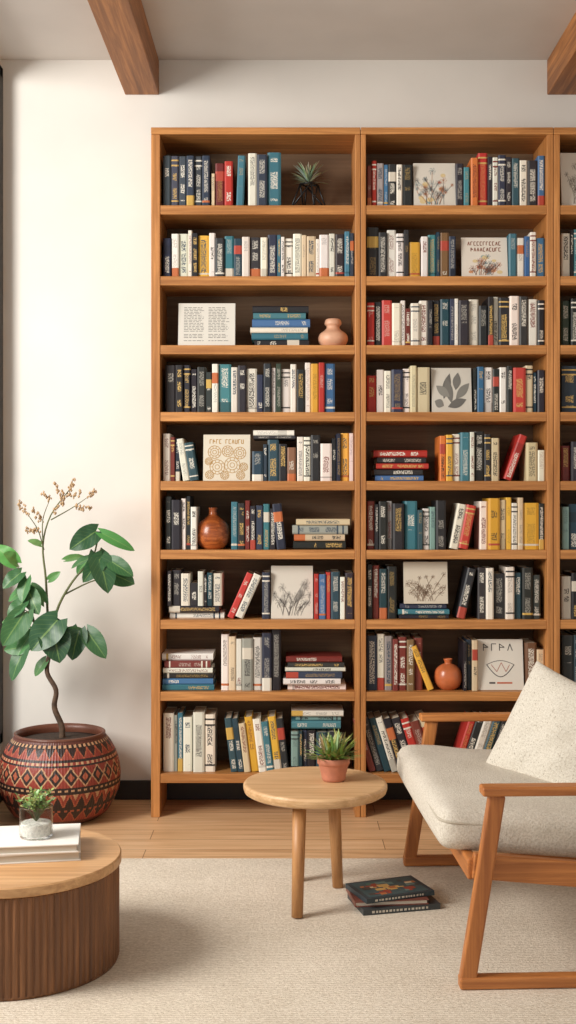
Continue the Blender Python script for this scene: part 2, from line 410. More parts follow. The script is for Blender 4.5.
# --- left unit
vrow(0,163,210,156,'sssnsn',var=0); vrow(0,211,215,166,'w'); vrow(0,215,233,160,'mr'); lrow(0,236,0,'t',154,2,9); vrow(0,248,281,150,'wnt')
vrow(1,163,198,229,'nwwwk'); vrow(1,198,209,231,'y'); vrow(1,209,281,232,'wktTwkwnt'); vrow(1,281,329,233,'wwwwwww'); vrow(1,329,354,231,'wktn')
stack(2,249,313,305,None,'ktwbtk')
vrow(3,165,212,364,'kkkkkk'); vrow(3,212,276,363,'wtwkwkkw'); vrow(3,276,305,363,'kwwk'); vrow(3,305,335,362,'wyrb')
vrow(4,163,180,433,'wmn'); lrow(4,183,0,'wT',438,-9,8)
vrow(4,252,296,439,'TnTkk'); stack(4,250,297,430,439,'kw'); vrow(4,297,354,433,'wwkwknyw')
vrow(5,165,197,496,'kkwkw'); vrow(5,231,276,500,'tkmkntk'); lrow(5,277,0,'n',503,-6,8); stack(5,291,350,519,None,'kwgw')
stack(6,165,224,606,None,'wk'); vrow(6,167,222,570,'kkwkwkkw',606); lrow(6,226,0,'rw',572,24,8); vrow(6,262,270,570,'n'); vrow(6,314,354,570,'rbrTwk')
stack(7,161,217,654,None,'tbkwkw'); vrow(7,221,262,634,'wcwgw'); vrow(7,262,281,628,'nk'); stack(7,283,348,657,None,'wwnwkm')
vrow(8,163,192,713,'wgtw'); vrow(8,193,215,710,'ww'); lrow(8,231,0,'TTcywtyk',716,-7,7.3); vrow(8,291,347,729,'lTnkTkk'); stack(8,291,347,711,729,'tlw')
# --- middle unit
vrow(0,367,413,160,'mrwbkwk'); vrow(0,456,470,163,'kt'); vrow(0,471,488,151,'or'); vrow(0,488,545,155,'kwnkTwkb')
vrow(1,367,409,227,'kkwwk'); vrow(1,409,420,232,'y'); vrow(1,421,456,232,'wtTkn'); vrow(1,509,545,232,'twbwb')
vrow(2,367,392,296,'rkr'); vrow(2,392,428,300,'wwkww'); vrow(2,428,488,298,'kkTkwkwk'); vrow(2,488,545,295,'kwkwkwk')
vrow(3,367,430,365,'rwwkwcc'); vrow(3,474,500,366,'kbwk'); vrow(3,500,545,364,'wkrwkk')
stack(4,373,429,450,None,'bkrkr'); vrow(4,440,453,434,'oy'); vrow(4,453,500,431,'wtwkkc'); lrow(4,503,0,'r',434,20,9); vrow(4,526,545,440,'cw')
vrow(5,367,404,500,'mkkgk'); vrow(5,405,446,500,'tTwlk'); lrow(5,449,0,'wr',502,11,9); vrow(5,480,545,497,'wycywcyk')
vrow(6,367,397,563,'kmTk'); stack(6,398,453,604,None,'ktn'); lrow(6,456,0,'k',567,13,8); vrow(6,478,541,566,'kwkwTkd')
vrow(7,367,423,634,'nwwmmem'); lrow(7,428,0,'y',645,-22,6); vrow(7,463,478,636,'knc'); vrow(7,526,545,640,'ec')
lrow(8,369,0,'mkTwkkrmw',716,-17,8); lrow(8,452,0,'rkwTkk',716,18,8)
# --- right unit
vrow(1,562,600,228,'wktkw'); vrow(1,602,740,230,'kwtnkwrkwwkTbwky')
vrow(2,562,640,296,'kkTdkwkk'); stack(2,650,720,310,None,'wktn')
vrow(3,562,740,364,'ntwkkwrwwkkTnwwbk')
vrow(4,562,600,436,'mkwe'); vrow(4,640,740,432,'ywkwwkTtn')
vrow(5,562,740,500,'lTwkkwmwwkTntwwkr'); vrow(6,562,640,570,'wkwwwtk'); stack(6,650,735,590,None,'wktw')
vrow(7,562,600,633,'kTwk'); vrow(7,604,740,636,'rwkwkTbwyknw'); vrow(8,562,740,712,'kwTmkwwktnkwkwtrk'); vrow(0,610,740,157,'wwkTnwrkkwtb')
BB.build('shelf_books',[m_book])

# --- face-out illustrated covers
m_art=vcol_mat('cover_print',.6)
def cover(x0,x1,top,bot,kind,paper=(232,226,214),ink=(60,56,54),ydep=.045,seed=1,row=None):
    r=random.Random(seed); s=F/(SY+ydep)
    w=(x1-x0)/s; zb=BZ[row] if row is not None else wz(bot,s); h=wz(top,s)-zb
    tilt=math.radians(9); cxm=wx((x0+x1)/2,s)
    def T(u,v,q=0): return (cxm+(u-.5)*w, SY+ydep+v*h*math.sin(tilt)-q*math.cos(tilt), zb+.0015+v*h*math.cos(tilt))
    b=MB(); P=lin(paper)
    n=b.addv([T(0,0,0),T(1,0,0),T(1,1,0),T(0,1,0),T(0,0,-.012),T(1,0,-.012),T(1,1,-.012),T(0,1,-.012)])
    for q in ((0,1,2,3),(5,4,7,6),(1,5,6,2),(4,0,3,7),(3,2,6,7),(4,5,1,0)): b.face([n+i for i in q],0,P)
    def strip(pts,wd,col,q=.0006):
        wd=wd/2
        for i in range(len(pts)-1):
            (a0,b0),(a1,b1)=pts[i],pts[i+1]
            dx,dy=(a1-a0)*w,(b1-b0)*h; l=math.hypot(dx,dy)+1e-9
            nx,ny=-dy/l*wd/w,dx/l*wd/h
            n=b.addv([T(a0+nx,b0+ny,q),T(a0-nx,b0-ny,q),T(a1-nx,b1-ny,q),T(a1+nx,b1+ny,q)]); b.face([n,n+1,n+2,n+3],0,col)
    def poly(pts,col,q=.0004):
        n=b.addv([T(x,y,q) for x,y in pts]); b.face(list(range(n,n+len(pts))),0,col)
    I=lin(ink)
    if kind=='page':
        for k in range(22):
            y=.9-k*.037
            if r.random()<.12: continue
            for c0,c1 in ((.1,.47),(.53,.9)):
                x=c0; e=c1-r.random()*.08
                while x<e:
                    l=r.uniform(.03,.09); strip([(x,y),(min(x+l,e),y)],.0022,lin((95,90,86))); x+=l+.018
    if kind in('gold','ring'):
        for (cx_,cy_,rr) in ((.24,.62,.14),(.52,.64,.12),(.78,.6,.13),(.3,.3,.16),(.62,.34,.17),(.86,.3,.09),(.12,.42,.08),(.46,.12,.09),(.8,.12,.09),(.14,.13,.09)):
            for q_ in (1,.62,.3):
                strip([(cx_+rr*q_*math.cos(a*.5236),cy_+rr*q_*math.sin(a*.5236)) for a in range(13)],.0028,I)
            for j in range(10):
                a=j*.628; strip([(cx_+rr*.62*math.cos(a),cy_+rr*.62*math.sin(a)),(cx_+rr*math.cos(a),cy_+rr*math.sin(a))],.0025,I)
    if kind in('gold','title','bowl','ring'):
        y=.86
        for row_ in range(2 if kind=='title' else 1):
            x=.14
            while x<.84:
                l=.05 if kind!='bowl' else .13
                if r.random()<.9:
                    hh=.055 if kind!='bowl' else .085
                    g=r.choice([[(0,0),(0,1),(1,1)],[(0,0),(.5,1),(1,0)],[(0,1),(0,0),(1,0),(1,1)],[(0,0),(0,1),(1,.5),(0,.5)],[(1,1),(0,1),(0,0),(1,0)]])
                    strip([(x+p*l*.8,y-hh+q*2*hh*.8) for p,q in g],.0035,I)
                x+=l*1.35
            y-=.15
    if kind in ('flower','title','scribble'):
        ymax=.62 if kind=='title' else .95
        cols=[I,I,I] if kind=='flower' else [I,lin((176,110,66)),lin((84,120,130))]
        if kind!='flower':
            for k in range(9):
                px,py=r.uniform(.15,.85),r.uniform(.1,ymax*.9); rr=r.uniform(.04,.09)
                poly([(px+rr*math.cos(a*.785),py+rr*.7*math.sin(a*.785)) for a in range(8)],r.choice([lin((206,150,110)),lin((150,172,170)),lin((216,196,150)),lin((190,120,100))]),.0002+k*.00002)
        for k in range(15):
            a0=.5+r.uniform(-.22,.22); a=r.uniform(-1.3,1.3); l=r.uniform(.3,.95)*ymax*.85
            pts=[]
            for j in range(9):
                t=j/8; pts.append((min(.92,max(.08,a0+math.sin(a)*l*t*(.4+.6*t)*.75)),.06+l*t*math.cos(a*.6)))
            strip(pts,.0018,cols[k%3])
            rr=r.uniform(.04,.09)
            for (px,py) in (pts[-1],pts[5]):
              for j in range(6):
                an=j*1.047+r.random()*.3
                lp=[(px+rr*t*math.cos(an)+rr*.35*math.sin(t*3.14)*math.sin(an),py+rr*t*math.sin(an)-rr*.35*math.sin(t*3.14)*math.cos(an)) for t in (0,.25,.5,.75,1)]
                lp=[(min(.95,max(.05,x)),min(.95,max(.03,y))) for x,y in lp]
                strip(lp,.0016,cols[(k+1)%3])
    if kind=='leafprint':
        for k,(bx,by,an,l) in enumerate([(.3,.3,1.3,.6),(.5,.2,1.8,.6),(.6,.3,.8,.5),(.45,.35,2.5,.42),(.4,.12,.35,.5),(.6,.5,1.4,.4),(.3,.15,2.7,.25)]):
            lm=[];rm=[]
            for j in range(11):
                t=j/10; wd=.10*math.sin(math.pi*t)
                x=bx+l*t*math.cos(an);y=by+l*t*math.sin(an)
                lm.append((x-math.sin(an)*wd,y+math.cos(an)*wd)); rm.append((x+math.sin(an)*wd,y-math.cos(an)*wd))
            cl=lambda p:(min(.96,max(.04,p[0])),min(.96,max(.04,p[1])))
            lm=[cl(p) for p in lm];rm=[cl(p) for p in rm]
            for j in range(10):
                n=b.addv([T(*lm[j],.0007+k*.0001),T(*rm[j],.0007+k*.0001),T(*rm[j+1],.0007+k*.0001),T(*lm[j+1],.0007+k*.0001)]); b.face([n,n+1,n+2,n+3],0,lin((104+11*(k%4),102+11*(k%4),98+10*(k%4))))
    if kind=='bowl':
        strip([(.2+.6*j/10,.5-.24*math.sin(math.pi*j/10)) for j in range(11)],.0035,I)
        strip([(.2+.6*j/10,.5+.08*math.sin(math.pi*j/10)) for j in range(11)],.0025,I)
        strip([(.3,.5),(.42,.36),(.52,.54),(.62,.36),(.7,.5)],.0025,lin((170,96,76)))
        strip([(.25,.14),(.38,.14)],.007,I); strip([(.42,.14),(.75,.14)],.007,lin((190,100,66)))
    b.build('illustrated_book',[m_art])
cover(178,235,302,344,'page',(220,217,208),row=2,seed=3)
cover(203,250,434,481,'gold',(222,214,196),(186,146,86),row=4,seed=4)
cover(271,313,566,618,'flower',(214,208,196),(96,90,86),row=6,seed=5)
cover(414,456,161,204,'scribble',(216,211,200),(96,92,90),row=0,seed=6)
cover(462,508,236,275,'title',(222,214,202),(140,92,76),row=1,seed=7)
cover(432,472,367,411,'leafprint',(206,201,190),row=3,seed=8)
cover(404,448,562,604,'flower',(210,200,182),(130,108,88),seed=9)
cover(478,524,640,692,'bowl',(224,219,208),(62,60,60),row=7,seed=10)
cover(562,602,150,204,'flower',(226,222,212),(130,120,110),row=0,seed=12)

# --- vases
m_peach=plain('peach_ceramic',(218,170,140),.45,.04,20)
m_gourd=wood('turned_wood_glaze',(206,116,58),(118,56,28),'X',.25,1.2)
m_orng=plain('orange_glaze',(202,112,68),.25,.10,14)
def vase(name,cx,row,prof,mat,ydep=.11):
    s=F/(SY+ydep); b=MB(); b.lathe(smoothprof([(r/s,z/s) for r,z in prof]),(wx(cx,s),SY+ydep,BZ[row]+.0005),40); return b.build(name,[mat])
vase('ceramic_bud_vase',333,2,[(0,0),(9,0),(14.5,6),(14,13),(8,18),(6.5,21),(8.5,24),(7.5,28),(5,29),(4,27),(0,26)],m_peach)
vase('gourd_vase',213,5,[(0,0),(9,0),(15.5,7),(17,16),(14.5,25),(8,31),(4.5,34),(4,39),(4.5,41),(3,41),(2,38),(0,37)],m_gourd)
vase('round_ceramic_vase',448,7,[(0,0),(7,0),(12.5,5),(14,12),(12,20),(6.5,24.5),(3.5,26),(4.5,30),(3.5,30),(2.2,27),(0,26)],m_orng,.08)

# --- air plant on wire stand
m_leafA=leaf_mat('leaf_surface',(130,160,90)); m_wire=plain('black_wire',(18,18,20),.4,.02)
b=MB(); s=F/(SY+.1); c=Vector((wx(309,s),SY+.1,BZ[0]+.001))
for k in range(4):
    a=k*math.pi/2+.25; a2=a+math.pi/2
    p=c+Vector((.082*math.cos(a),.075*math.sin(a),.004)); q=c+Vector((.040*math.cos(a2),.04*math.sin(a2),.115)); q0=c+Vector((.040*math.cos(a),.04*math.sin(a),.115)); p2=c+Vector((.082*math.cos(a2),.075*math.sin(a2),.004))
    b.tube([p,q],[.0038,.0038],6,1); b.tube([p,q0],[.0038,.0038],6,1); b.tube([q0,q],[.0038,.0038],6,1); b.tube([p,p2],[.003]*2,6,1)
r=random.Random(5)
for k in range(90):
    a=r.uniform(0,6.28); e=r.uniform(.15,1.45); l=r.uniform(.065,.115)
    o=c+Vector((0,0,.115)); d=Vector((math.cos(a)*math.cos(e),math.sin(a)*math.cos(e),math.sin(e)))
    g=lin((r.uniform(120,165),r.uniform(142,172),r.uniform(120,140)))
    t=o+d*l; t.z=min(t.z,BZ[0]+.24)
    b.leaf(o,t,.009,(d.x*.3,d.y*.3,1),g,droop=.25,fold=.4,heart=False,nu=2,nt=6)
b.build('air_plant',[m_leafA,m_wire])

# ------------------------------------------------------------------ patterned basket planter + tree
PC=Vector((-.995,5.235,0))
def potcol(a,z,i):
    u=a/(2*math.pi); z=z/.365
    red=(140,58,46);dk=(46,33,31);cr=(190,148,112);rs=(166,88,62);br=(92,48,38)
    def tri(n,ph=0): return abs(((u*n+ph)%1)*2-1)
    c=br
    if z>.955: c=br
    elif z>.925: c=cr if int(u*120)%2 else dk
    elif z>.80:
        t=(z-.80)/.125; q=tri(30); c=red if t<q*.9 else dk
        if abs(t-q*.9)<.12: c=rs
    elif z>.775: c=dk
    elif z>.745: c=cr if int(u*130)%2 else red
    elif z>.72: c=dk
    elif z>.50:
        t=(z-.50)/.22; q=tri(26); dd=abs(t-.5)*2
        c=red
        if dd<q: c=dk
        if abs(dd-q)<.11: c=cr
        if dd<q-.55: c=rs
    elif z>.475: c=dk
    elif z>.445: c=cr if int(u*120)%2 else dk
    elif z>.42: c=dk
    elif z>.26:
        t=(z-.26)/.16; q=tri(32,.25); c=dk if t<q else red
        if abs(t-q)<.12: c=rs
        if t>q+.5: c=cr
    elif z>.235: c=dk
    elif z>.205: c=rs if int(u*110)%2 else dk
    elif z>.08:
        t=(z-.08)/.125; q=tri(26); c=red if t<q else dk
        if abs(t-q)<.1: c=rs
    return lin(c)
pp=smoothprof([(.165,0.0),(.21,.035),(.250,.11),(.262,.185),(.25,.26),(.222,.32),(.198,.352),(.196,.365)],18)
b=MB(); b.lathe(pp,tuple(PC+Vector((0,0,.001))),480,0,colf=potcol,caps=(True,False),rf=lambda a,z:1+.004*math.sin(a*120)*(1 if z<.36 else 0))
b2=MB(); b2.lathe([(.1965,.362),(.1965,.368),(.188,.371),(.182,.35),(.186,.33)],tuple(PC+Vector((0,0,.001))),96,0,col=lin((104,62,46)),caps=(False,False))
plantE=empty('potted_tree',(PC.x,PC.y,0))
m_pot=vcol_mat('woven_basket_pattern',.42,160)
o=b.build('basket_pot',[m_pot]);par(o,plantE)
o=b2.build('basket_rim',[m_pot]);par(o,plantE)
b=MB(); b.lathe([(.187,0),(.186,.008),(.1,.018),(0,.022)],tuple(PC+Vector((0,0,.325))),48); o=b.build('soil',[plain('potting_soil',(52,38,28),.95,.3,60,.8)]);par(o,plantE)
TS=F/5.2
def tp(px,py,dy=0): 
    return Vector((wx(px,TS),5.2+dy,wz(py,TS)))
m_bark=plain('bark',(84,66,52),.85,.25,40,.5); m_stem=plain('green_stem',(92,98,60),.6,.15,30); m_dry=plain('dried_flower',(186,156,120),.9,.15,60)
b=MB()
b.tube([tp(60,748,.03),tp(61,728,.02),tp(54,708,.01),tp(56,690,.0),tp(47,672,0),tp(50,652,0)],[.015,.013,.012,.0105,.010,.009],10,0,sub=5)
stems=[([(50,655,0),(47,620,.02),(45,580,.02),(42,545,.02),(50,515,.02),(68,490,.03)],.007,.002),
([(43,550,.02),(38,530,.0),(30,516,-.02)],.003,.0015),([(50,520,.02),(70,508,.05),(86,497,.05)],.003,.0012),([(42,545,.02),(40,520,.06),(46,500,.08)],.003,.0012),
([(50,655,0),(58,612,-.04),(74,582,-.06),(95,556,-.06),(100,534,-.05)],.007,.003),([(66,594,-.05),(90,582,-.02),(112,576,0)],.004,.002),
([(95,556,-.06),(104,548,-.06)],.003,.002),
([(50,655,0),(37,622,-.05),(30,590,-.06),(18,560,-.05)],.007,.002),([(44,638,-.03),(34,612,-.1),(30,608,-.1)],.003,.002),([(50,655,0),(36,644,.05),(20,652,.06)],.004,.002),
([(50,655,0),(58,632,-.08),(60,618,-.1)],.005,.002),([(50,655,0),(68,634,-.02),(90,632,-.02)],.004,.002),([(30,590,-.06),(22,600,-.08)],.003,.002)]
for pts,r0,r1 in stems:
    n=len(pts); b.tube([tp(*p) for p in pts],[r0+(r1-r0)*i/(n-1) for i in range(n)],7,1,sub=4)
o=b.build('trunk_and_stems',[m_bark,m_stem]);par(o,plantE)
leaves=[((98,531,-.05),(74,548,-.1),27,(44,84,54)),((104,533,-.05),(136,550,-.04),15,(76,140,70)),((100,555,-.06),(113,590,-.12),32,(54,94,62)),((94,557,-.06),(74,566,-.08),16,(62,106,64)),
((112,574,0),(135,583,-.03),24,(58,102,60)),((88,560,0),(74,575,.04),14,(68,120,66)),((112,560,-.06),(136,574,-.1),20,(50,96,54)),((104,556,-.06),(88,580,-.12),22,(46,90,54)),
((18,562,-.05),(-2,545,-.06),22,(88,150,74)),((20,562,-.05),(10,552,-.1),18,(102,160,84)),((24,572,-.06),(8,586,-.1),20,(54,98,58)),((30,578,-.06),(26,600,-.1),18,(66,114,66)),((32,590,-.06),(43,612,-.1),22,(62,104,62)),((30,588,-.05),(8,600,-.02),17,(74,126,70)),
((30,610,-.1),(10,642,-.14),30,(60,106,62)),((28,624,0),(0,622,.02),20,(80,130,72)),((22,650,.06),(8,682,.04),22,(54,96,58)),((24,648,.06),(0,652,.06),18,(66,114,66)),((34,632,-.06),(22,652,-.1),18,(70,124,68)),
((62,618,-.1),(38,646,-.15),38,(42,82,52)),((56,624,-.09),(66,658,-.14),38,(38,76,48)),((80,630,-.02),(74,658,-.06),28,(44,86,54)),((88,631,-.02),(108,656,-.06),24,(56,98,60)),((70,632,-.02),(92,642,0),22,(64,108,64)),
((44,602,0),(30,582,.03),15,(78,132,74)),((66,560,0),(84,556,.05),12,(90,140,78)),((40,545,.02),(28,540,.0),10,(110,150,88)),((46,660,.0),(34,676,.0),14,(78,120,72)),((48,580,.02),(60,572,.0),10,(90,140,80)),((28,600,-.08),(14,616,-.12),20,(56,104,60))]
b=MB()
for (p,q,w,c) in leaves:
    j=R.uniform(-.35,.35)
    b.leaf(tp(*p),tp(*q),w/TS*1.05,(R.uniform(-.3,.3),-1,R.uniform(.3,.9)),lin(c),droop=.22,fold=.22,twist=j)
o=b.build('leaves',[m_leafA]);par(o,plantE)
b=MB()
def blob(p,r_):
    n=b.addv([p+Vector(v)*r_ for v in ((1,0,0),(-1,0,0),(0,1,0),(0,-1,0),(0,0,1.4),(0,0,-1.4))])
    for q in ((0,2,4),(2,1,4),(1,3,4),(3,0,4),(2,0,5),(1,2,5),(3,1,5),(0,3,5)): b.face([n+i for i in q],0,smooth=True)
for (x,y,dy,tx,ty) in ((68,490,.03,72,482),(60,500,.03,56,488),(30,516,-.02,22,505),(86,497,.05,92,492),(46,500,.08,40,494),(38,530,0,28,530),(72,507,.05,84,508),(52,513,.02,62,500),(40,522,.05,32,512),(64,496,.03,76,494)):
    for k in range(20):
        t=k/19; q=tp(x+(tx-x)*t*1.3+R.gauss(0,1.5),y+(ty-y)*t*1.3+R.gauss(0,1.5),dy+R.gauss(0,.006)); blob(q,R.uniform(.0035,.007))
o=b.build('dried_flower_spikes',[m_dry]);par(o,plantE)

# ------------------------------------------------------------------ round side table
m_tt=wood('light_oak_top',(222,184,140),(188,146,100),'X',.45)
m_tl=wood('light_oak_leg',(206,156,104),(168,116,70),'Z',.45)
TC=Vector((.094,4.14,RZ)); H=.408
tabE=empty('round_side_table',(TC.x,TC.y,0))
b=MB(); r_=.248
b.lathe([(0,H-.036),(r_-.014,H-.036),(r_-.004,H-.030),(r_,H-.018),(r_,H-.008),(r_-.004,H-.002),(r_-.010,H),(0,H)],(TC.x,TC.y,0),96,smooth=False)
o=b.build('table_top',[m_tt]);par(o,tabE)
b=MB()
for (bx,by,tx,ty) in ((.030,3.93,.038,3.975),(.176,4.24,.160,4.22),(.033,4.31,.040,4.28)):
    b.tube([(bx,by,RZ+.0025),(tx,ty,H-.034)],[.019,.0235],20)
o=b.build('legs',[m_tl]);par(o,tabE)
# potted succulent
c=Vector((.158,4.16,H+.0005))
pe=empty('potted_succulent',tuple(c))
b=MB(); b.lathe(smoothprof([(0,0),(.036,0),(.044,.025),(.052,.055),(.054,.058)],4)+[(.0565,.060),(.0565,.080),(.050,.080),(.048,.068),(0,.066)],tuple(c),40)
o=b.build('terracotta_pot',[plain('terracotta',(184,118,92),.8,.06,30,.1)]);par(o,pe)
b=MB(); r=random.Random(9)
for k in range(190):
    a=r.uniform(0,6.28); e=r.uniform(.25,1.5); l=r.uniform(.06,.115)
    o0=c+Vector((r.uniform(-.03,.03),r.uniform(-.03,.03),.066)); d=Vector((math.cos(a)*math.cos(e),math.sin(a)*math.cos(e),math.sin(e)))
    b.leaf(o0,o0+d*l,.011,(d.x*.2,d.y*.2,1),lin((r.uniform(110,170),r.uniform(135,175),r.uniform(70,100))),droop=.2,fold=.35,heart=False,nu=2,nt=5)
o=b.build('succulent_leaves',[m_leafA]);par(o,pe)

# ------------------------------------------------------------------ fluted drum table
DC=Vector((-.815,3.575,RZ)); DR=.316; DH=.324
drE=empty('fluted_drum_table',(DC.x,DC.y,0))
NF=96
b=MB(); b.lathe([(DR-.010,.0),(DR-.008,.008),(DR-.006,.010),(DR-.006,DH-.048),(DR-.010,DH-.043)],(DC.x,DC.y,DC.z),NF*10,rf=lambda a,z:1-.022*(1-abs(math.sin(a*NF/2))**.8)*(1 if .009<z<DH-.045 else 0))
o=b.build('fluted_body',[wood('walnut_flutes',(146,98,60),(96,61,36),'Z',.5)]);par(o,drE)
b=MB(); b.lathe([(0,DH-.030-RZ),(DR-.004,DH-.030-RZ),(DR,DH-.026-RZ),(DR,DH-.004-RZ),(DR-.004,DH-RZ),(0,DH-RZ)],tuple(DC),160,smooth=False)
o=b.build('drum_top',[wood('oak_drum_top',(212,168,120),(174,128,84),'X',.42)]);par(o,drE)
def flat_book(b,c,w,d,t,z,rot,cov,page=(225,218,202)):
    M=Matrix.Translation((c[0],c[1],z))@Matrix.Rotation(rot,4,'Z')
    def bx(x0,x1,y0,y1,z0,z1,col):
        n=b.addv([M@Vector(p) for p in ((x0,y0,z0),(x1,y0,z0),(x1,y1,z0),(x0,y1,z0),(x0,y0,z1),(x1,y0,z1),(x1,y1,z1),(x0,y1,z1))])
        for q in ((3,2,1,0),(4,5,6,7),(0,1,5,4),(1,2,6,5),(2,3,7,6),(3,0,4,7)): b.face([n+i for i in q],0,lin(col))
    bx(-w/2,w/2,-d/2,d/2,0,.003,cov); bx(-w/2,w/2,-d/2,d/2,t-.003,t,cov); bx(-w/2,-w/2+.003,-d/2,d/2,.003,t-.003,cov)
    bx(-w/2+.003,w/2-.005,-d/2+.005,d/2-.005,.003,t-.003,page)
    return M
b=MB(); m_bv=vcol_mat('matte_book_cover',.5)
flat_book(b,(-.800,3.600),.35,.235,.026,DH+.0005,math.radians(10),(228,224,217),(196,188,174))
flat_book(b,(-.797,3.595),.34,.228,.024,DH+.0270,math.radians(8),(234,231,225),(196,188,174))
b.build('coffee_table_books',[m_bv])
# glass cup plant
gc=Vector((-.752,3.585,DH+.0515)); ge=empty('glass_cup_plant',tuple(gc))
mg,nt,bs=new_mat('clear_glass'); bs.inputs['Base Color'].default_value=(.97,.98,.97,1); bs.inputs['Roughness'].default_value=.12; bs.inputs['Transmission Weight'].default_value=1; bs.inputs['IOR'].default_value=1.12
b=MB(); b.lathe([(0,0),(.046,0),(.0485,.003),(.0495,.01),(.0495,.090),(.0490,.091),(.0475,.091),(.0470,.090),(.0470,.008),(0,.006)],tuple(gc),64,smooth=False)
o=b.build('glass',[mg]);par(o,ge)
b=MB(); b.lathe([(0,.0075),(.045,.0075),(.0455,.010),(.0455,.040),(.043,.043),(0,.045)],tuple(gc),40,smooth=False); o=b.build('pebbles',[plain('white_pebbles',(226,224,218),.8,.1,120,.5)]);par(o,ge)
b=MB(); r=random.Random(4)
for k in range(30):
    a=r.uniform(0,6.28);e=r.uniform(.75,1.45);l=r.uniform(.065,.11); o0=gc+Vector((0,0,.044)); d=Vector((math.cos(a)*math.cos(e)*.8,math.sin(a)*math.cos(e)*.8,math.sin(e)))
    b.tube([o0,o0+d*l],[.0011,.0007],5,1)
    for j in range(12):
        q=o0+d*l*r.uniform(.6,1.02); dd=Vector((r.uniform(-1,1),r.uniform(-1,1),r.uniform(-.1,.9))).normalized()
        b.leaf(q,q+dd*r.uniform(.010,.018),.008,(0,-.4,1),lin((r.uniform(110,160),r.uniform(140,170),r.uniform(76,102))),heart=False,nu=2,nt=4)
o=b.build('sprig_leaves',[m_leafA,m_stem]);par(o,ge)

# ------------------------------------------------------------------ books lying on rug
b=MB(); z=RZ+.001
M=None
for i,(w,d,t,rot,cov,dx,dy) in enumerate([(.27,.18,.018,14,(58,62,64),.012,-.004),(.25,.175,.017,7,(116,66,54),-.010,.004),(.25,.175,.016,21,(44,56,62),0,.008)]):
    M=flat_book(b,(.345+dx,4.07+dy),w,d,t,z,math.radians(rot),cov); z+=t+.0006
    rr=random.Random(i)
    def quad(x0,x1,y0,y1,zz,col):
        n=b.addv([M@Vector(p) for p in ((x0,y0,zz),(x1,y0,zz),(x1,y1,zz),(x0,y1,zz))]); b.face([n,n+1,n+2,n+3],0,lin(col))
    def fq(x0,x1,z0,z1,col):
        n=b.addv([M@Vector(p) for p in ((x0,-d/2-.0005,z0),(x1,-d/2-.0005,z0),(x1,-d/2-.0005,z1),(x0,-d/2-.0005,z1))]); b.face([n,n+1,n+2,n+3],0,lin(col))
    if i!=1:
        n_=b.addv([M@Vector(p) for p in ((-w/2,-d/2-.0003,0),(w/2,-d/2-.0003,0),(w/2,-d/2-.0003,t),(-w/2,-d/2-.0003,t))]); b.face([n_,n_+1,n_+2,n_+3],0,lin(cov))
        x=-w/2+.03
        while x<w/2-.04:
            l=rr.uniform(.004,.010); fq(x,x+l,t*.3,t*.7,(200,194,180)); x+=l+rr.uniform(.003,.006)
zt=.0164
quad(-.11,.11,-.075,.075,zt,(58,82,86)); rr=random.Random(21)
for k in range(34):
    x=rr.uniform(-.10,.07); y=rr.uniform(-.065,.04); quad(x,x+rr.uniform(.012,.04),y,y+rr.uniform(.008,.028),zt+.0002+k*.00002,rr.choice([(170,102,60),(200,160,96),(96,124,120),(146,64,48),(64,60,56),(212,198,166),(70,104,94)]))
b.build('stacked_paperbacks',[m_bv])

# ------------------------------------------------------------------ armchair
m_ch=wood('chair_teak_x',(204,134,72),(150,88,44),'X',.42); m_cz=wood('chair_teak_z',(202,132,70),(150,88,44),'Z',.42); m_cy=wood('chair_teak_y',(188,118,60),(138,80,40),'Y',.42)
chE=empty('armchair',(.85,3.95,0))
b=MB(); YN,YF=3.36,4.53
AH=.578
for y in (YN+.02,YF-.02):
    b.beam((.517,y,AH-.012),(1.32,y,AH-.012),.058,.026,side=(0,1,0),mat=0)
    b.beam((.478,y,RZ+.02),(.562,y,AH-.024),.034,.046,.034,.046,mat=1)
    b.beam((1.34,y,RZ+.02),(1.19,y,AH-.02),.034,.05,.034,.046,mat=1)
    b.beam((.455,y,RZ+.018),(1.365,y,RZ+.018),.04,.034,mat=0)
    yi=y+(.038 if y<4 else -.038)
    b.beam((.50,yi,.345),(1.24,yi,.275),.03,.072,mat=0)
    b.beam((1.14,yi,.26),(1.36,yi,.86),.03,.045,mat=1)
b.box(.485,.515,YN+.05,YF-.05,.305,.365,2)
b.box(1.17,1.20,YN+.05,YF-.05,.26,.32,2)
b.beam((1.355,YN+.05,.845),(1.355,YF-.05,.845),.03,.05,side=(1,0,0),mat=2)
b.beam((1.235,YN+.05,.50),(1.235,YF-.05,.50),.025,.045,side=(1,0,0),mat=2)
for k in range(7):
    y=YN+.15+k*(YF-YN-.3)/6; b.beam((.50,y,.345),(1.19,y,.285),.05,.012,mat=0)
o=b.build('wooden_frame',[m_ch,m_cz,m_cy],bevel=.006,seg=3);par(o,chE)
m_cush=fabric('boucle_upholstery',(220,213,200),(190,181,166),190,None,.6)
m_pil=fabric('speckled_linen',(224,218,205),(200,192,177),190,(150,138,120),.5)
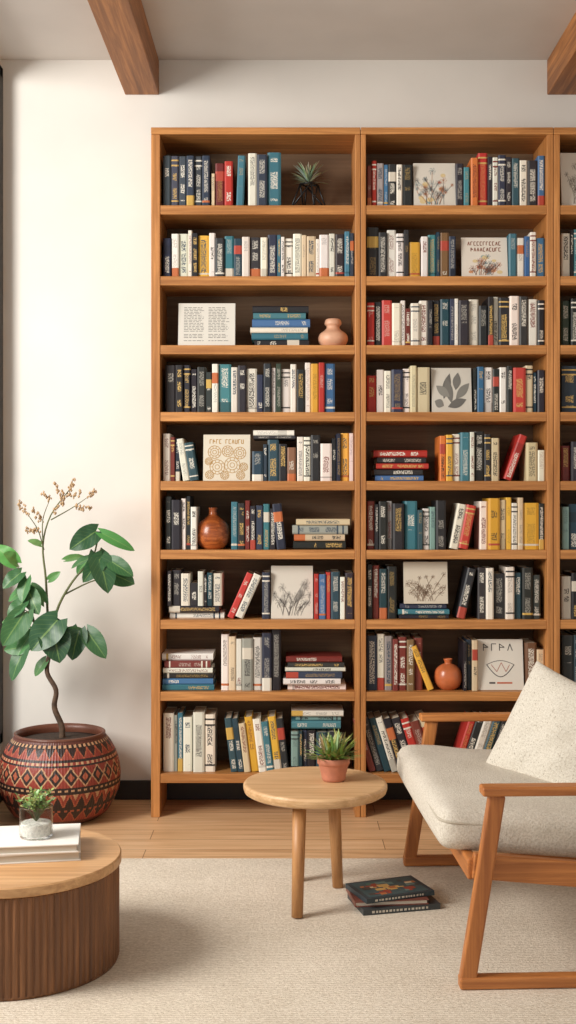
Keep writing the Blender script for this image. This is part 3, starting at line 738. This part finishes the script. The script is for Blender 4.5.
def cushion(name,size,rad,puff,M,n=22,mat=None,wr=.003):
    hx,hy,hz=[v/2 for v in size]; b=MB()
    fs=[((1,0,0),(0,1,0),(0,0,1)),((-1,0,0),(0,0,1),(0,1,0)),((0,1,0),(0,0,1),(1,0,0)),((0,-1,0),(1,0,0),(0,0,1)),((0,0,1),(1,0,0),(0,1,0)),((0,0,-1),(0,1,0),(1,0,0))]
    f=lambda t: math.sin(t*math.pi/2) if abs(t)<1 else t
    for nn,uu,vv in fs:
        nn,uu,vv=Vector(nn),Vector(uu),Vector(vv); st=len(b.v)
        for i in range(n+1):
            for j in range(n+1):
                p=nn+uu*(2*i/n-1)+vv*(2*j/n-1)
                p=Vector((f(p.x),f(p.y),f(p.z)))
                q=Vector((p.x*hx,p.y*hy,p.z*hz))
                inn=Vector((max(-hx+rad,min(hx-rad,q.x)),max(-hy+rad,min(hy-rad,q.y)),max(-hz+rad,min(hz-rad,q.z))))
                dlt=q-inn
                if dlt.length>1e-9: q=inn+dlt.normalized()*rad
                kx,ky,kz=q.x/hx,q.y/hy,q.z/hz
                q.z+=puff*kz*(1-kx*kx)*(1-ky*ky)
                q.x+=puff*.5*kx*(1-ky**4)*(1-kz*kz); q.y+=puff*.5*ky*(1-kx**4)*(1-kz*kz)
                q.z+=wr*math.sin(q.x*23+1)*math.sin(q.y*17)*(1 if kz>0 else 0)
                b.v.append(tuple(M@q))
        for i in range(n):
            for j in range(n):
                a=st+i*(n+1)+j; b.face([a,a+n+1,a+n+2,a+1],0,smooth=True)
    return b.build(name,[mat],weld=True)
M=Matrix.Translation((.787,3.955,.40))@Matrix.Rotation(math.radians(4.5),4,'Y')
o=cushion('seat_cushion',(.74,.96,.125),.042,.016,M,mat=m_cush);par(o,chE)
def piping(name,M,hx,hy,z,rad=.05,mat=None):
    b=MB(); pts=[]
    for (sx,sy,a0) in ((1,1,0),(-1,1,90),(-1,-1,180),(1,-1,270)):
        for k in range(7):
            a=math.radians(a0+k*15); pts.append(M@Vector((sx*(hx-rad)+rad*math.cos(a),sy*(hy-rad)+rad*math.sin(a),z)))
    pts.append(pts[0].copy()); b.tube(pts,[.0045]*len(pts),8); o=b.build(name,[mat]); return o
m_pipe=fabric('piping_cord',(200,191,175),(172,163,146),300)
o=piping('seat_piping',M,.37+.001,.48+.001,.024,.045,m_pipe);par(o,chE)
M2=Matrix.Translation((1.205,3.955,.63))@Matrix.Rotation(math.radians(-71),4,'Y')
o=cushion('back_cushion',(.40,.96,.11),.045,.02,M2,mat=m_cush);par(o,chE)
chE.rotation_euler=(0,0,math.radians(2.4))
def pillow(name,size,thick,M,mat,n=30):
    b=MB()
    for sg in (1,-1):
        st=len(b.v)
        for i in range(n+1):
            for j in range(n+1):
                u=math.sin((2*i/n-1)*math.pi/2);v=math.sin((2*j/n-1)*math.pi/2)
                x=u*size/2*(1-.06*(1-v*v)); y=v*size/2*(1-.06*(1-u*u))
                z=sg*thick/2*max(0,(1-u*u)*(1-v*v))**.42
                z+=sg*(.006*math.sin(u*6+v*3)+.004*math.sin(u*11-v*9))*(1-u*u)*(1-v*v)
                b.v.append(tuple(M@Vector((x,y,z))))
        for i in range(n):
            for j in range(n):
                a=st+i*(n+1)+j; q=[a,a+n+1,a+n+2,a+1]; b.face(q if sg>0 else q[::-1],0,smooth=True)
    return b.build(name,[mat],weld=True)
nrm=Vector((-.66,-.66,.40)).normalized(); upv=Vector((0,0,1)); upv=(upv-nrm*upv.dot(nrm)).normalized(); sd=upv.cross(nrm)
rot=Matrix((sd,upv,nrm)).transposed().to_4x4()
M3=Matrix.Translation((.890,3.98,.592))@rot@Matrix.Rotation(math.radians(-16),4,'Z')
pillow('throw_pillow',.41,.16,M3,m_pil)

# ------------------------------------------------------------------ lights & world
w=bpy.data.worlds.new('world'); bpy.context.scene.world=w; w.use_nodes=True
bg=w.node_tree.nodes['Background']; bg.inputs[0].default_value=(1.0,.975,.94,1); bg.inputs[1].default_value=.62
la=bpy.data.lights.new('window_daylight','AREA'); la.shape='RECTANGLE'; la.size=1.5; la.size_y=1.9; la.energy=225; la.color=(1,.955,.89)
lo=bpy.data.objects.new('window_daylight',la); bpy.context.collection.objects.link(lo); lo.location=(-3.1,2.5,2.6)
tgt=Vector((.3,4.4,.9)); lo.rotation_euler=(tgt-lo.location).to_track_quat('-Z','Y').to_euler()
cam=bpy.data.cameras.new('camera'); co=bpy.data.objects.new('camera',cam); bpy.context.collection.objects.link(co)
co.location=(0,0,EYE); co.rotation_euler=(math.radians(90),0,0); cam.sensor_fit='VERTICAL'; cam.sensor_height=36; cam.lens=F/1024*36; cam.shift_y=-12/1024
cam.clip_start=.05
bpy.context.scene.camera=co
vs=bpy.context.scene.view_settings
vs.view_transform='Standard'; vs.look='None'; vs.exposure=0; vs.gamma=1
